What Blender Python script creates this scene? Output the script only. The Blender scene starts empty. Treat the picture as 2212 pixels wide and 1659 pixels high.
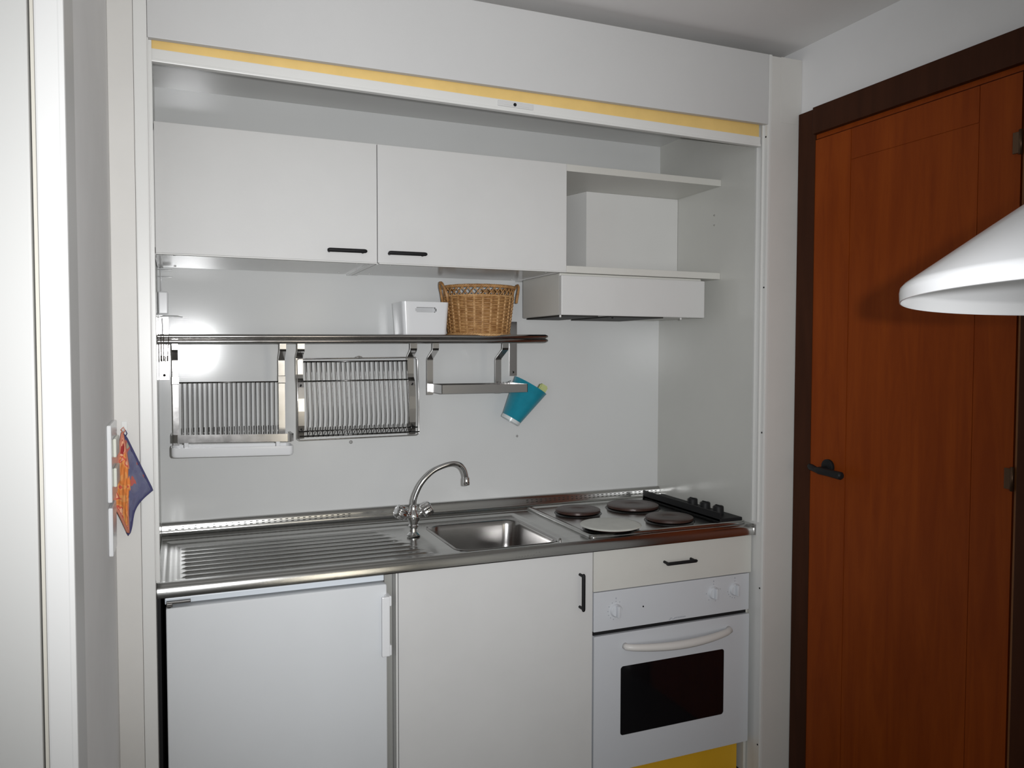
import bpy, bmesh, math, random
from mathutils import Vector, Matrix
random.seed(7)
S = bpy.context.scene
COL = S.collection
PI = math.pi

# ------------------------------------------------------------------ camera
cam = bpy.data.cameras.new('camera')
cam.sensor_fit = 'HORIZONTAL'; cam.sensor_width = 36.0
cam.lens = 36.0 * 1713.57 / 2212.0
cam.clip_start = 0.02
co = bpy.data.objects.new('camera', cam); COL.objects.link(co)
CAM = Vector((0.0623, -2.1224, 1.4741))
yaw, pitch, roll = math.radians(22.6842), math.radians(-2.2529), math.radians(0.0851)
fw = Vector((math.sin(yaw)*math.cos(pitch), math.cos(yaw)*math.cos(pitch), math.sin(pitch)))
rt = Vector((math.cos(yaw), -math.sin(yaw), 0)); up = rt.cross(fw)
r2 = rt*math.cos(roll) + up*math.sin(roll); u2 = -rt*math.sin(roll) + up*math.cos(roll)
co.matrix_world = Matrix(((r2.x, u2.x, -fw.x, CAM.x), (r2.y, u2.y, -fw.y, CAM.y), (r2.z, u2.z, -fw.z, CAM.z), (0, 0, 0, 1)))
S.camera = co
# ------------------------------------------------------------------ light
S.view_settings.view_transform = 'Standard'; S.view_settings.look = 'None'
S.view_settings.exposure = 0.0; S.view_settings.gamma = 1.0
S.view_settings.use_curve_mapping = False
W = bpy.data.worlds.new('world'); S.world = W; W.use_nodes = True
W.node_tree.nodes['Background'].inputs[0].default_value = (0.75, 0.85, 1.0, 1)
W.node_tree.nodes['Background'].inputs[1].default_value = 0.3

def light(name, kind, loc, aim, energy, color=(1, 1, 1), **kw):
    l = bpy.data.lights.new(name, kind); l.energy = energy; l.color = color
    for k, v in kw.items(): setattr(l, k, v)
    o = bpy.data.objects.new(name, l); COL.objects.link(o)
    o.location = loc
    o.rotation_euler = (Vector(aim) - Vector(loc)).to_track_quat('-Z', 'Y').to_euler()
    return o
# the camera's flash, a little to the right of and above the lens
light('camera_flash', 'SPOT', CAM + rt*0.068 + Vector((0, 0, 0.024)), (0.78, 0.6, 1.63), 137, (0.98, 0.985, 1.0),
      spot_size=math.radians(88), spot_blend=1.0, shadow_soft_size=0.010)
# dim daylight from the window at the far end of the room and a soft room light
light('window_daylight', 'AREA', (1.2, -4.35, 1.3), (1.2, 0, 1.2), 9, (1.0, 0.92, 0.76), shape='RECTANGLE', size=0.5, size_y=1.5)
light('room_daylight', 'AREA', (-1.2, -4.2, 1.5), (0.4, 0, 1.6), 30, (0.93, 0.96, 1.0), shape='RECTANGLE', size=1.6, size_y=1.6)

# ------------------------------------------------------------------ helpers
def prop(o, label=None, cat=None, group=None, kind=None):
    if label: o['label'] = label
    if cat: o['category'] = cat
    if group: o['group'] = group
    if kind: o['kind'] = kind
    return o
ROOT = {}
def thing(name, label, cat, loc, group=None):
    o = bpy.data.objects.new(name, None); COL.objects.link(o); o.location = loc
    o.empty_display_size = 0.05
    ROOT[o.name] = Vector(loc)
    return prop(o, label, cat, group)
def origin_of(p):
    v = Vector((0, 0, 0))
    while p is not None:
        v += Vector(p.location); p = p.parent
    return v
def obj(name, bm, m, parent=None, label=None, smooth=False, angle=None):
    """link a bmesh given in world coordinates as one object"""
    vs = [v.co for v in bm.verts]
    if parent is None:
        lo = [min(v[i] for v in vs) for i in range(3)]; hi = [max(v[i] for v in vs) for i in range(3)]
        loc = Vector(((lo[0]+hi[0])/2, (lo[1]+hi[1])/2, lo[2])); base = loc
    else:
        base = origin_of(parent); loc = Vector((0, 0, 0))
    bmesh.ops.translate(bm, verts=bm.verts, vec=-base)
    bmesh.ops.recalc_face_normals(bm, faces=bm.faces)
    me = bpy.data.meshes.new(name); bm.to_mesh(me); bm.free()
    for mm in (m if isinstance(m, (list, tuple)) else [m]): me.materials.append(mm)
    if smooth:
        for p in me.polygons: p.use_smooth = True
        if angle: me.set_sharp_from_angle(angle=math.radians(angle))
    o = bpy.data.objects.new(name, me); COL.objects.link(o)
    o.location = loc
    if parent is not None: o.parent = parent
    if label: o['label'] = label
    return o
def struct(name, bm, m, parent=None, **k):
    o = obj(name, bm, m, parent, **k)
    if parent is None: o['kind'] = 'structure'
    return o
def NB(): return bmesh.new()
def box(bm, x0, x1, y0, y1, z0, z1, b=0.0, mi=0, seg=2):
    t = bmesh.new()
    bmesh.ops.create_cube(t, size=1.0)
    for v in t.verts:
        v.co = Vector(((x0+x1)/2 + v.co.x*(x1-x0), (y0+y1)/2 + v.co.y*(y1-y0), (z0+z1)/2 + v.co.z*(z1-z0)))
    if b > 0:
        bmesh.ops.bevel(t, geom=list(t.edges), offset=min(b, 0.45*min(x1-x0, y1-y0, z1-z0)), segments=seg, affect='EDGES', profile=0.6)
    for f in t.faces: f.material_index = mi
    merge(bm, t)
    return bm
def merge(bm, t, M=None):
    me = bpy.data.meshes.new('t'); t.to_mesh(me); t.free()
    if M is not None: me.transform(M)
    bm.from_mesh(me); bpy.data.meshes.remove(me)
def B(*a, **k): return box(NB(), *a, **k)
def tube(bm, pts, r, n=8, closed=False, caps=True, mi=0):
    pts = [Vector(p) for p in pts]; N = len(pts)
    rr = r if isinstance(r, (list, tuple)) else [r]*N
    rings = []; prev = None
    for i, p in enumerate(pts):
        if closed: d = pts[(i+1) % N] - pts[i-1]
        else: d = pts[min(i+1, N-1)] - pts[max(i-1, 0)]
        d.normalize()
        if prev is None:
            a = Vector((0, 0, 1)) if abs(d.z) < 0.9 else Vector((1, 0, 0))
            u = d.cross(a).normalized()
        else:
            u = (prev - d*prev.dot(d)).normalized()
        prev = u; w = d.cross(u)
        rings.append([bm.verts.new(p + (u*math.cos(2*PI*k/n) + w*math.sin(2*PI*k/n))*rr[i]) for k in range(n)])
    for i in range(N if closed else N-1):
        A, C = rings[i], rings[(i+1) % N]
        for k in range(n):
            f = bm.faces.new((A[k], A[(k+1) % n], C[(k+1) % n], C[k])); f.material_index = mi; f.smooth = True
    if caps and not closed:
        for R in (rings[0], rings[-1]):
            f = bm.faces.new(R); f.material_index = mi
    return bm
def lathe(bm, prof, c=(0, 0, 0), n=48, M=None, mi=0):
    """prof: list of (r, z); axis z through c; M optional matrix applied before c"""
    t = bmesh.new(); rings = []
    for r, z in prof:
        if r < 1e-6: rings.append([t.verts.new((0, 0, z))])
        else: rings.append([t.verts.new((r*math.cos(2*PI*k/n), r*math.sin(2*PI*k/n), z)) for k in range(n)])
    for A, C in zip(rings, rings[1:]):
        for k in range(n):
            k2 = (k+1) % n
            if len(A) == 1 and len(C) == 1: continue
            if len(A) == 1: f = t.faces.new((A[0], C[k2], C[k]))
            elif len(C) == 1: f = t.faces.new((A[k], A[k2], C[0]))
            else: f = t.faces.new((A[k], A[k2], C[k2], C[k]))
            f.material_index = mi; f.smooth = True
    MM = Matrix.Translation(Vector(c)) @ (M if M is not None else Matrix.Identity(4))
    merge(bm, t, MM)
    return bm
def axisM(d):
    return Vector(d).normalized().to_track_quat('Z', 'Y').to_matrix().to_4x4()
def strip(bm, path, x0, x1, th):
    """flat metal strip: path of (y, z) points, width x0..x1, thickness th"""
    P = [Vector((0, y, z)) for y, z in path]; N = len(P)
    L = []; Rr = []
    for i in range(N):
        d = (P[min(i+1, N-1)] - P[max(i-1, 0)]).normalized(); nrm = Vector((0, -d.z, d.y))*th/2
        a, b = P[i]+nrm, P[i]-nrm
        L.append([bm.verts.new((x, q.y, q.z)) for x, q in ((x0, a), (x1, a), (x1, b), (x0, b))])
    for A, C in zip(L, L[1:]):
        for k in range(4): bm.faces.new((A[k], A[(k+1) % 4], C[(k+1) % 4], C[k]))
    bm.faces.new(L[0]); bm.faces.new(L[-1])
    return bm
def copy_to(o, parent, dv):
    c = o.copy(); COL.objects.link(c); c.parent = parent; c.location = Vector(o.location) + Vector(dv)
    return c
def rrect(x0, x1, y0, y1, r, n=8):
    out = []
    for cx, cy, a0 in ((x1-r, y1-r, 0), (x0+r, y1-r, 90), (x0+r, y0+r, 180), (x1-r, y0+r, 270)):
        for k in range(n+1):
            a = math.radians(a0 + 90*k/n); out.append((cx+r*math.cos(a), cy+r*math.sin(a)))
    return out
def loft(bm, loops, cap0=False, cap1=False, mi=0, smooth=True):
    R = [[bm.verts.new(p) for p in L] for L in loops]; n = len(R[0])
    for A, C in zip(R, R[1:]):
        for k in range(n):
            f = bm.faces.new((A[k], A[(k+1) % n], C[(k+1) % n], C[k])); f.material_index = mi; f.smooth = smooth
    if cap0: bm.faces.new(R[0]).material_index = mi
    if cap1: bm.faces.new(R[-1]).material_index = mi
    return bm

# ------------------------------------------------------------------ materials
def mat(name, color, rough=0.5, metal=0.0, var=0.0, vscale=4.0, bump=0.0, bscale=60.0, bdist=0.002, coat=0.0, spec=0.5, stretch=None, col2=None, rvar=0.0, grid=0.0):
    m = bpy.data.materials.new(name); m.use_nodes = True
    nt = m.node_tree; N = nt.nodes; L = nt.links; b = N['Principled BSDF']
    b.inputs['Base Color'].default_value = (*color, 1); b.inputs['Roughness'].default_value = rough
    b.inputs['Metallic'].default_value = metal; b.inputs['Specular IOR Level'].default_value = spec
    b.inputs['Coat Weight'].default_value = coat; b.inputs['Coat Roughness'].default_value = 0.12
    tc = N.new('ShaderNodeTexCoord'); mp = N.new('ShaderNodeMapping'); L.new(tc.outputs['Object'], mp.inputs[0])
    if stretch: mp.inputs['Scale'].default_value = stretch
    if var > 0 or col2 or rvar > 0:
        n = N.new('ShaderNodeTexNoise'); n.inputs['Scale'].default_value = vscale; n.inputs['Detail'].default_value = 6
        n.inputs['Roughness'].default_value = 0.6; L.new(mp.outputs[0], n.inputs['Vector'])
    if var > 0 or col2:
        r = N.new('ShaderNodeValToRGB'); c2 = col2 if col2 else tuple(c*(1-var) for c in color)
        r.color_ramp.elements[0].position = 0.35; r.color_ramp.elements[1].position = 0.65
        r.color_ramp.elements[0].color = (*c2, 1); r.color_ramp.elements[1].color = (*color, 1)
        L.new(n.outputs['Fac'], r.inputs[0]); L.new(r.outputs[0], b.inputs['Base Color'])
    if rvar > 0:
        mr = N.new('ShaderNodeMapRange'); mr.inputs['To Min'].default_value = max(0.02, rough-rvar); mr.inputs['To Max'].default_value = rough+rvar
        L.new(n.outputs['Fac'], mr.inputs['Value']); L.new(mr.outputs[0], b.inputs['Roughness'])
    h = None
    if bump > 0:
        n2 = N.new('ShaderNodeTexNoise'); n2.inputs['Scale'].default_value = bscale; n2.inputs['Detail'].default_value = 3
        L.new(mp.outputs[0], n2.inputs['Vector']); h = n2.outputs['Fac']; strength = bump
    if grid > 0:
        # fine woven grid embossed in the laminate
        wx = N.new('ShaderNodeTexWave'); wx.bands_direction = 'X'; wx.inputs['Scale'].default_value = 110
        wz = N.new('ShaderNodeTexWave'); wz.bands_direction = 'Z'; wz.inputs['Scale'].default_value = 110
        L.new(tc.outputs['Object'], wx.inputs['Vector']); L.new(tc.outputs['Object'], wz.inputs['Vector'])
        mm = N.new('ShaderNodeMath'); mm.operation = 'ADD'; L.new(wx.outputs['Fac'], mm.inputs[0]); L.new(wz.outputs['Fac'], mm.inputs[1])
        h = mm.outputs[0]; strength = grid
    if h is not None:
        bp = N.new('ShaderNodeBump'); bp.inputs['Strength'].default_value = strength; bp.inputs['Distance'].default_value = bdist
        L.new(h, bp.inputs['Height']); L.new(bp.outputs[0], b.inputs['Normal'])
    return m
WHITE = mat('white_laminate', (0.66, 0.66, 0.645), 0.17, var=0.03, vscale=3, bump=0.05, bscale=220)
PELM = mat('painted_pelmet', (0.555, 0.555, 0.55), 0.5, var=0.03, vscale=3, bump=0.08, bscale=160)
WHITE2 = mat('white_door_laminate', (0.63, 0.63, 0.62), 0.45, var=0.03, vscale=5, bump=0.08, bscale=160)
CREAM = mat('aged_white_laminate', (0.63, 0.625, 0.585), 0.4, var=0.06, vscale=3)
PANEL = mat('embossed_back_panel', (0.63, 0.64, 0.635), 0.135, spec=0.28, var=0.02, vscale=3, grid=0.25, bdist=0.00006)
SIDEP = mat('niche_side_panel', (0.60, 0.60, 0.565), 0.2, var=0.05, vscale=2, grid=0.25, bdist=0.00006)
EDGE = mat('white_edging', (0.68, 0.68, 0.66), 0.35)
PLASTER = mat('white_plaster', (0.83, 0.83, 0.83), 0.85, var=0.04, vscale=2, bump=0.12, bscale=90)
CEIL = mat('ceiling_paint', (0.80, 0.79, 0.78), 0.9, var=0.04, vscale=2)
GREYWALL = mat('side_wall_paint', (0.89, 0.89, 0.885), 0.8, var=0.06, vscale=3, bump=0.1, bscale=60)
STILE = mat('painted_stile', (0.65, 0.638, 0.61), 0.55, var=0.06, vscale=3, bump=0.05, bscale=40)
GLOSS = mat('gloss_white_paint', (0.60, 0.60, 0.59), 0.45)
LEAFW = mat('white_door_paint', (0.50, 0.50, 0.485), 0.5)
ENAMEL = mat('cool_white_enamel', (0.665, 0.685, 0.70), 0.3, var=0.02)
OVENW = mat('oven_white_enamel', (0.60, 0.62, 0.65), 0.28)
PLASTIC = mat('white_plastic', (0.74, 0.75, 0.76), 0.18, spec=0.6)
YELLOW = mat('yellow_curtain', (0.80, 0.56, 0.20), 0.6, var=0.08, vscale=12)
YELLOW2 = mat('yellow_board', (0.75, 0.42, 0.02), 0.5, var=0.1)
STEEL = mat('brushed_steel', (0.50, 0.50, 0.485), 0.17, 1.0, var=0.12, vscale=3, rvar=0.05, bump=0.03, bscale=150, stretch=(1, 12, 12))
STEELB = mat('sink_bowl_steel', (0.42, 0.41, 0.40), 0.24, 1.0, var=0.1, rvar=0.08, bump=0.02, bscale=60)
RACK = mat('rack_steel', (0.50, 0.49, 0.48), 0.16, 1.0, rvar=0.06, vscale=20)
WIRE = mat('wire_steel', (0.10, 0.098, 0.095), 0.22, 1.0)
CHROME = mat('chrome', (0.75, 0.75, 0.75), 0.07, 1.0)
DARKST = mat('dark_hole', (0.02, 0.02, 0.018), 0.6)
BLACK = mat('black_plastic', (0.011, 0.011, 0.012), 0.55, spec=0.25)
BLACKG = mat('black_glass', (0.004, 0.004, 0.005), 0.06, coat=0.5)
IRON = mat('cast_iron_burner', (0.050, 0.024, 0.018), 0.38, var=0.3, vscale=30, bump=0.05, bscale=100)
LIDM = mat('burner_lid_enamel', (0.62, 0.63, 0.58), 0.35, var=0.1, vscale=20)
GREY = mat('grey_side_board', (0.33, 0.33, 0.31), 0.6)
WICK = mat('wicker', (0.50, 0.28, 0.11), 0.5, var=0.0, col2=(0.30, 0.14, 0.045), vscale=60)
WICK2 = mat('pale_wicker', (0.62, 0.38, 0.17), 0.5, col2=(0.42, 0.22, 0.08), vscale=60)
TEAL = mat('teal_plastic', (0.015, 0.27, 0.37), 0.3, var=0.2, vscale=14)
SPONGE = mat('pale_green_sponge', (0.45, 0.50, 0.22), 0.9, bump=0.3, bscale=120)
BLUEC = mat('blue_quilted_cloth', (0.13, 0.14, 0.2), 0.9, var=0.25, vscale=25, bump=0.4, bscale=70)
BLUET = mat('dark_blue_binding', (0.05, 0.05, 0.13), 0.9, bump=0.3, bscale=150)
SEAT = mat('glazed_ceramic_floor', (0.075, 0.07, 0.065), 0.45, var=0.2, vscale=3)
LAMPW = mat('white_lamp_enamel', (0.87, 0.88, 0.89), 0.22, coat=0.2)
BULB = mat('frosted_bulb', (0.85, 0.85, 0.82), 0.4)
TRANS = mat('clear_plastic_hook', (0.75, 0.76, 0.74), 0.15)

def patterned(name, cols, scale):
    m = bpy.data.materials.new(name); m.use_nodes = True; nt = m.node_tree; N = nt.nodes; L = nt.links; b = N['Principled BSDF']
    b.inputs['Roughness'].default_value = 0.9
    tc = N.new('ShaderNodeTexCoord'); n = N.new('ShaderNodeTexNoise'); n.inputs['Scale'].default_value = scale; n.inputs['Detail'].default_value = 1.5
    n.inputs['Distortion'].default_value = 1.2
    L.new(tc.outputs['Object'], n.inputs['Vector'])
    r = N.new('ShaderNodeValToRGB'); r.color_ramp.interpolation = 'CONSTANT'
    e = r.color_ramp.elements; e[0].position = 0; e[0].color = (*cols[0], 1); e[1].position = 0.42; e[1].color = (*cols[1], 1)
    for i, c in enumerate(cols[2:]):
        q = e.new(0.50 + 0.07*i); q.color = (*c, 1)
    L.new(n.outputs['Fac'], r.inputs[0]); L.new(r.outputs[0], b.inputs['Base Color'])
    n2 = N.new('ShaderNodeTexNoise'); n2.inputs['Scale'].default_value = 90; L.new(tc.outputs['Object'], n2.inputs['Vector'])
    bp = N.new('ShaderNodeBump'); bp.inputs['Strength'].default_value = 0.4; bp.inputs['Distance'].default_value = 0.002
    L.new(n2.outputs['Fac'], bp.inputs['Height']); L.new(bp.outputs[0], b.inputs['Normal'])
    return m
PRINT = patterned('orange_red_print', [(0.70, 0.22, 0.05), (0.72, 0.30, 0.09), (0.62, 0.10, 0.06), (0.80, 0.42, 0.25), (0.35, 0.03, 0.03)], 22)
PRINT2 = patterned('blue_red_print', [(0.10, 0.105, 0.185), (0.115, 0.12, 0.20), (0.13, 0.135, 0.21), (0.4, 0.10, 0.08), (0.3, 0.28, 0.2)], 14)

def wood(name, c1, c2, rough, sc=(9, 9, 0.9), gloss=0.3):
    m = bpy.data.materials.new(name); m.use_nodes = True; nt = m.node_tree; N = nt.nodes; L = nt.links; b = N['Principled BSDF']
    b.inputs['Roughness'].default_value = rough; b.inputs['Specular IOR Level'].default_value = gloss
    tc = N.new('ShaderNodeTexCoord'); mp = N.new('ShaderNodeMapping'); mp.inputs['Scale'].default_value = sc
    L.new(tc.outputs['Object'], mp.inputs[0])
    n = N.new('ShaderNodeTexNoise'); n.inputs['Scale'].default_value = 2.2; n.inputs['Detail'].default_value = 10; n.inputs['Roughness'].default_value = 0.65
    n.inputs['Distortion'].default_value = 0.6; L.new(mp.outputs[0], n.inputs['Vector'])
    r = N.new('ShaderNodeValToRGB'); e = r.color_ramp.elements; e[0].position = 0.3; e[0].color = (*c1, 1); e[1].position = 0.72; e[1].color = (*c2, 1)
    L.new(n.outputs['Fac'], r.inputs[0]); L.new(r.outputs[0], b.inputs['Base Color'])
    return m
DOORW = wood('orange_brown_veneer', (0.20, 0.033, 0.003), (0.29, 0.056, 0.005), 0.5, gloss=0.12)
DARKW = wood('dark_brown_casing', (0.036, 0.011, 0.004), (0.058, 0.018, 0.007), 0.5, gloss=0.12)
JAMBW = wood('light_brown_lipping', (0.23, 0.085, 0.025), (0.32, 0.13, 0.04), 0.5)

# ------------------------------------------------------------------ room shell
XW = 1.975; ZC = 2.482; XL = -0.085; YD = -0.80
struct('floor', B(-2.6, XW+0.1, -4.6, 0.72, -0.05, 0.0), SEAT)
struct('ceiling', B(-2.6, XW+0.1, -4.6, 0.72, ZC, ZC+0.1), CEIL)
struct('wall_back', B(-0.3, XW+0.1, 0.64, 0.74, 0, ZC), PLASTER)
bm = NB()
box(bm, XW, XW+0.12, -0.035, 0.64, 0, ZC); box(bm, XW, XW+0.12, -0.90, -0.035, 2.21, ZC); box(bm, XW, XW+0.12, -4.6, -0.90, 0, ZC)
struct('wall_right', bm, PLASTER)
struct('wall_left', B(XL-0.14, XL, YD+0.02, 0.64, 0, ZC), GREYWALL)
bm = NB(); box(bm, -2.6, -1.02, YD, YD+0.14, 0, ZC); box(bm, -1.02, XL-0.001, YD, YD+0.14, 2.42, ZC)
struct('wall_entrance', bm, PLASTER)
struct('wall_rear', B(-2.6, XW+0.1, -4.7, -4.6, 0, ZC), mat('rear_wall_paint', (0.07, 0.068, 0.065), 0.9))
struct('wall_far_left', B(-2.7, -2.6, -4.6, YD, 0, ZC), mat('far_wall_paint', (0.25, 0.25, 0.25), 0.9))
# white door casing at the left: flat architrave with a small bead and a rebate, then the white leaf
bm = NB(); box(bm, -0.1225, XL+0.0005, YD-0.012, YD+0.10, 0, 2.42, b=0.003)
box(bm, -0.0935, XL-0.0, YD-0.0125, YD, 0, 2.42, b=0.002)
struct('trim_1', bm, GLOSS)
bm = NB(); box(bm, -0.1285, -0.1235, YD-0.004, YD+0.06, 0, 2.42, b=0.001)
struct('trim_2', bm, mat('door_rebate_seal', (0.52, 0.50, 0.44), 0.6))
d1 = struct('door_1', B(-0.98, -0.1305, YD-0.008, YD+0.04, 0.005, 2.42, b=0.004), LEAFW)

# ------------------------------------------------------------------ dark framed wooden door on the right wall
struct('trim_3', B(XW-0.014, XW+0.06, -0.112, -0.036, 0, 2.262, b=0.002), DARKW)
struct('trim_4', B(XW-0.026, XW+0.05, -0.96, -0.1115, 2.178, 2.263, b=0.002), DARKW)
struct('trim_5', B(XW-0.010, XW+0.05, -0.812, -0.799, 0, 2.178, b=0.001), JAMBW)
struct('trim_6', B(XW-0.022, XW+0.06, -0.96, -0.812, 0, 2.178, b=0.002), DARKW)
bm = NB(); box(bm, XW-0.008, XW+0.05, -0.799, -0.112, 2.164, 2.178)
struct('trim_7', bm, DOORW)
bm = NB(); g = 0.0012; x0, x1 = XW-0.012, XW+0.03
box(bm, x0+0.002, x1, -0.795, -0.1125, 0.004, 2.160)
box(bm, x0, x0+0.004, -0.260+g, -0.1125, 0.004, 2.160); box(bm, x0, x0+0.004, -0.795, -0.683-g, 0.004, 2.160)
box(bm, x0, x0+0.004, -0.683+g, -0.260-g, 2.066+g, 2.160)
box(bm, x0+0.0004, x0+0.004, -0.683+g, -0.260-g, 0.15+g, 2.066-g); box(bm, x0, x0+0.004, -0.683+g, -0.260-g, 0.004, 0.15-g)
d2 = struct('door_2', bm, DOORW)
bm = NB()
lathe(bm, [(0, 0), (0.024, 0), (0.024, 0.008), (0.019, 0.011), (0, 0.011)], (XW-0.012, -0.192, 1.113), 28, axisM((-1, 0, 0)))
lathe(bm, [(0, 0), (0.009, 0), (0.009, 0.04), (0, 0.042)], (XW-0.018, -0.192, 1.106), 16, axisM((-1, 0, 0)))
tube(bm, [(XW-0.052, -0.180, 1.104), (XW-0.056, -0.20, 1.1035), (XW-0.055, -0.235, 1.102), (XW-0.053, -0.283, 1.099), (XW-0.053, -0.288, 1.099)], [0.009, 0.0115, 0.0115, 0.0125, 0.008], 12)
tube(bm, [(XW-0.052, -0.180, 1.104), (XW-0.045, -0.150, 1.108), (XW-0.040, -0.139, 1.110)], [0.009, 0.0105, 0.008], 12)
obj('door_handle', bm, BLACK, d2, 'black lever handle with round rose', smooth=True, angle=40)
for z in (1.99, 1.163):
    bm = B(XW-0.016, XW-0.010, -0.794, -0.776, z-0.026, z+0.026, b=0.001)
    tube(bm, [(XW-0.016, -0.797, z-0.03), (XW-0.016, -0.797, z+0.03)], 0.0045, 10)
    obj('hinge', bm, mat('bronzed_hinge', (0.10, 0.055, 0.03), 0.35, 0.7), d2)

# ------------------------------------------------------------------ alcove that holds the kitchenette
YF = -0.033; XR = 1.8384; YB = 0.598; ZN = 2.294
bm = NB(); box(bm, -0.0849, -0.0304, YF, 0.03, 0, 2.4413, b=0.002); struct('trim_8', bm, STILE)
bm = NB(); box(bm, -0.0300, 0.0, YF-0.002, 0.03, 0, 2.4425, b=0.003); struct('trim_9', bm, EDGE)
bm = NB(); box(bm, XR+0.012, XW-0.0005, YF, 0.03, 0, 2.4400, b=0.002)
box(bm, XR+0.05, XW-0.001, YF-0.0006, YF+0.01, 2.23, 2.441)
struct('trim_10', bm, STILE)
bm = NB(); box(bm, XR, XR+0.0118, YF-0.002, 0.03, 0, 2.4425, b=0.002); struct('trim_11', bm, EDGE)
struct('trim_12', B(0.0005, XR-0.0005, YF, YF+0.018, 2.2187, 2.4425, b=0.0015), PELM)
struct('wall_alcove_left', B(-0.018, 0.0, 0.0301, 0.62, 0, ZN+0.02), SIDEP)
struct('wall_alcove_right', B(XR, XR+0.018, 0.0301, 0.62, 0, ZN+0.02), SIDEP)
struct('wall_alcove_back', B(0.0, XR, YB, 0.62, 0, ZN), PANEL)
struct('ceiling_alcove', B(0.0, XR, 0.035, YB, ZN, ZN+0.018), WHITE)

# roller shutter: yellow curtain, white end slat, side guides
t = thing('roller_shutter', 'rolled-up yellow roller shutter with a white bottom slat above the wall cabinets', 'shutter', (XR/2, 0, 2.18))
sl = -0.0196/1.81
def tilt(bm, x0=0.0):
    for v in bm.verts: v.co.z += sl*(v.co.x - x0)
    return bm
bm = NB()
for k in range(3): box(bm, 0.0085, XR-0.0125, 0.0-0.004, 0.006, 2.2025+k*0.046, 2.2025+k*0.046+0.0452, b=0.0015)
obj('curtain', tilt(bm), YELLOW, t, 'yellow slatted curtain')
bm = NB(); box(bm, 0.006, XR-0.010, -0.009, 0.009, 2.171, 2.2022, b=0.002); box(bm, 0.006, XR-0.010, -0.0115, 0.0, 2.1705, 2.179, b=0.002)
bs = obj('bottom_slat', tilt(bm), EDGE, t, 'white bottom slat')
bm = NB(); box(bm, 0.900, 1.010, -0.0125, -0.008, 2.1825, 2.1985, b=0.004); box(bm, 0.918, 0.945, -0.0137, -0.012, 2.187, 2.194, b=0.002); box(bm, 0.962, 0.996, -0.0137, -0.012, 2.187, 2.194, b=0.002)
pl = obj('latch_plate', tilt(bm), GLOSS, bs)
bm = NB(); lathe(bm, [(0, 0), (0.0048, 0), (0.0048, 0.002), (0.0025, 0.0022), (0.0025, 0.0005), (0, 0.0005)], (0.952, -0.0122, 2.1905+sl*0.952), 16, axisM((0, -1, 0)))
obj('keyhole', bm, BLACK, pl)
for s, xa in ((0, 0.0), (1, XR)):
    bm = NB(); d = 1 if s == 0 else -1
    for ya in (-0.016, 0.0105):
        a, b_ = sorted((xa + d*0.0002, xa+d*0.009)); box(bm, a, b_, ya, ya+0.003, 0.91, 2.2185, b=0.0005)
    a, b_ = sorted((xa + d*0.0001, xa+d*0.002)); box(bm, a, b_, -0.031, 0.0135 if not s else -0.002, 0.02 if s else 0.92, 2.2185)
    gr = obj('guide_rail', bm, EDGE, t)
    for z in ((2.1796, 1.69, 1.211, 0.69, 0.158) if s else ()):
        sb = NB(); lathe(sb, [(0, 0), (0.0032, 0), (0.0026, 0.0012), (0, 0.0013)], (xa - 0.0019, -0.0245, z), 12, axisM((-1, 0, 0)))
        obj('screw', sb, BLACK, gr)

# ------------------------------------------------------------------ wall cabinets
def bow_handle(a, b, drop, r, n_out):
    """bar handle between two feet a, b on a face; n_out outward vector * height"""
    a, b, o = Vector(a), Vector(b), Vector(n_out); d = (b-a).normalized()
    bm = NB()
    tube(bm, [a, a+o*0.75, a+o*0.95+d*r*0.3], r*0.8, 10); tube(bm, [b, b+o*0.75, b+o*0.95-d*r*0.3], r*0.8, 10)
    tube(bm, [a+o-d*r*1.4, a+o-d*r*0.8, a+o, b+o, b+o+d*r*0.8, b+o+d*r*1.4], [r*0.45, r*0.9, r, r, r*0.9, r*0.45], 12)
    return bm
YU = 0.206; Z0, Z1 = 1.7362, 2.0865
for i, (xa, xb, h0, h1, lab) in enumerate(((0.0015, 0.6030, 0.4625, 0.5600, 'white wall cabinet door hinged on the far left, next to the alcove side'),
                                      (0.6052, 1.2270, 0.6395, 0.7410, 'white wall cabinet between the other cabinet and the open shelf'))):
    t = thing('wall_cabinet', ['white wall cabinet at the left end, above the dish racks', 'white wall cabinet in the middle, beside the open shelf unit'][i], 'cabinet', ((xa+xb)/2, 0.4, Z0), 'white wall cabinets')
    bm = NB(); th = 0.016
    box(bm, xa, xb, YU+0.019, YB-0.0005, Z0+0.004, Z0+0.004+th); box(bm, xa, xb, YU+0.019, YB-0.0005, Z1-th-0.003, Z1-0.003)
    box(bm, xa, xa+th, YU+0.019, YB-0.0005, Z0, Z1-0.003); box(bm, xb-th, xb, YU+0.019, YB-0.0005, Z0, Z1-0.003)
    box(bm, xa+th, xb-th, YB-0.008, YB-0.0005, Z0+th, Z1-th)
    for sx in (xa+0.05, xb-0.05):
        lathe(bm, [(0, 0), (0.004, 0), (0.003, -0.002), (0, -0.002)], (sx, YU+0.05, Z0+0.004), 10)
        lathe(bm, [(0, 0), (0.004, 0), (0.003, -0.002), (0, -0.002)], (sx, YB-0.05, Z0+0.004), 10)
    obj('body', bm, WHITE, t)
    dr = obj('door', B(xa+(0.004 if i == 0 else 0), xb, YU, YU+0.017, Z0+0.0035, Z1, b=0.0012), WHITE2, t)
    obj('edge_strip', B(xa+0.004, xb, YU+0.0002, YU+0.0172, Z0, Z0+0.0034, b=0.0008), EDGE, dr)
    obj('handle', bow_handle((h0, YU+0.0005, 1.7678), (h1, YU+0.0005, 1.7684), 0, 0.0058, (0, -0.026, 0)), BLACK, dr, 'black bar handle', smooth=True, angle=50)
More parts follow.
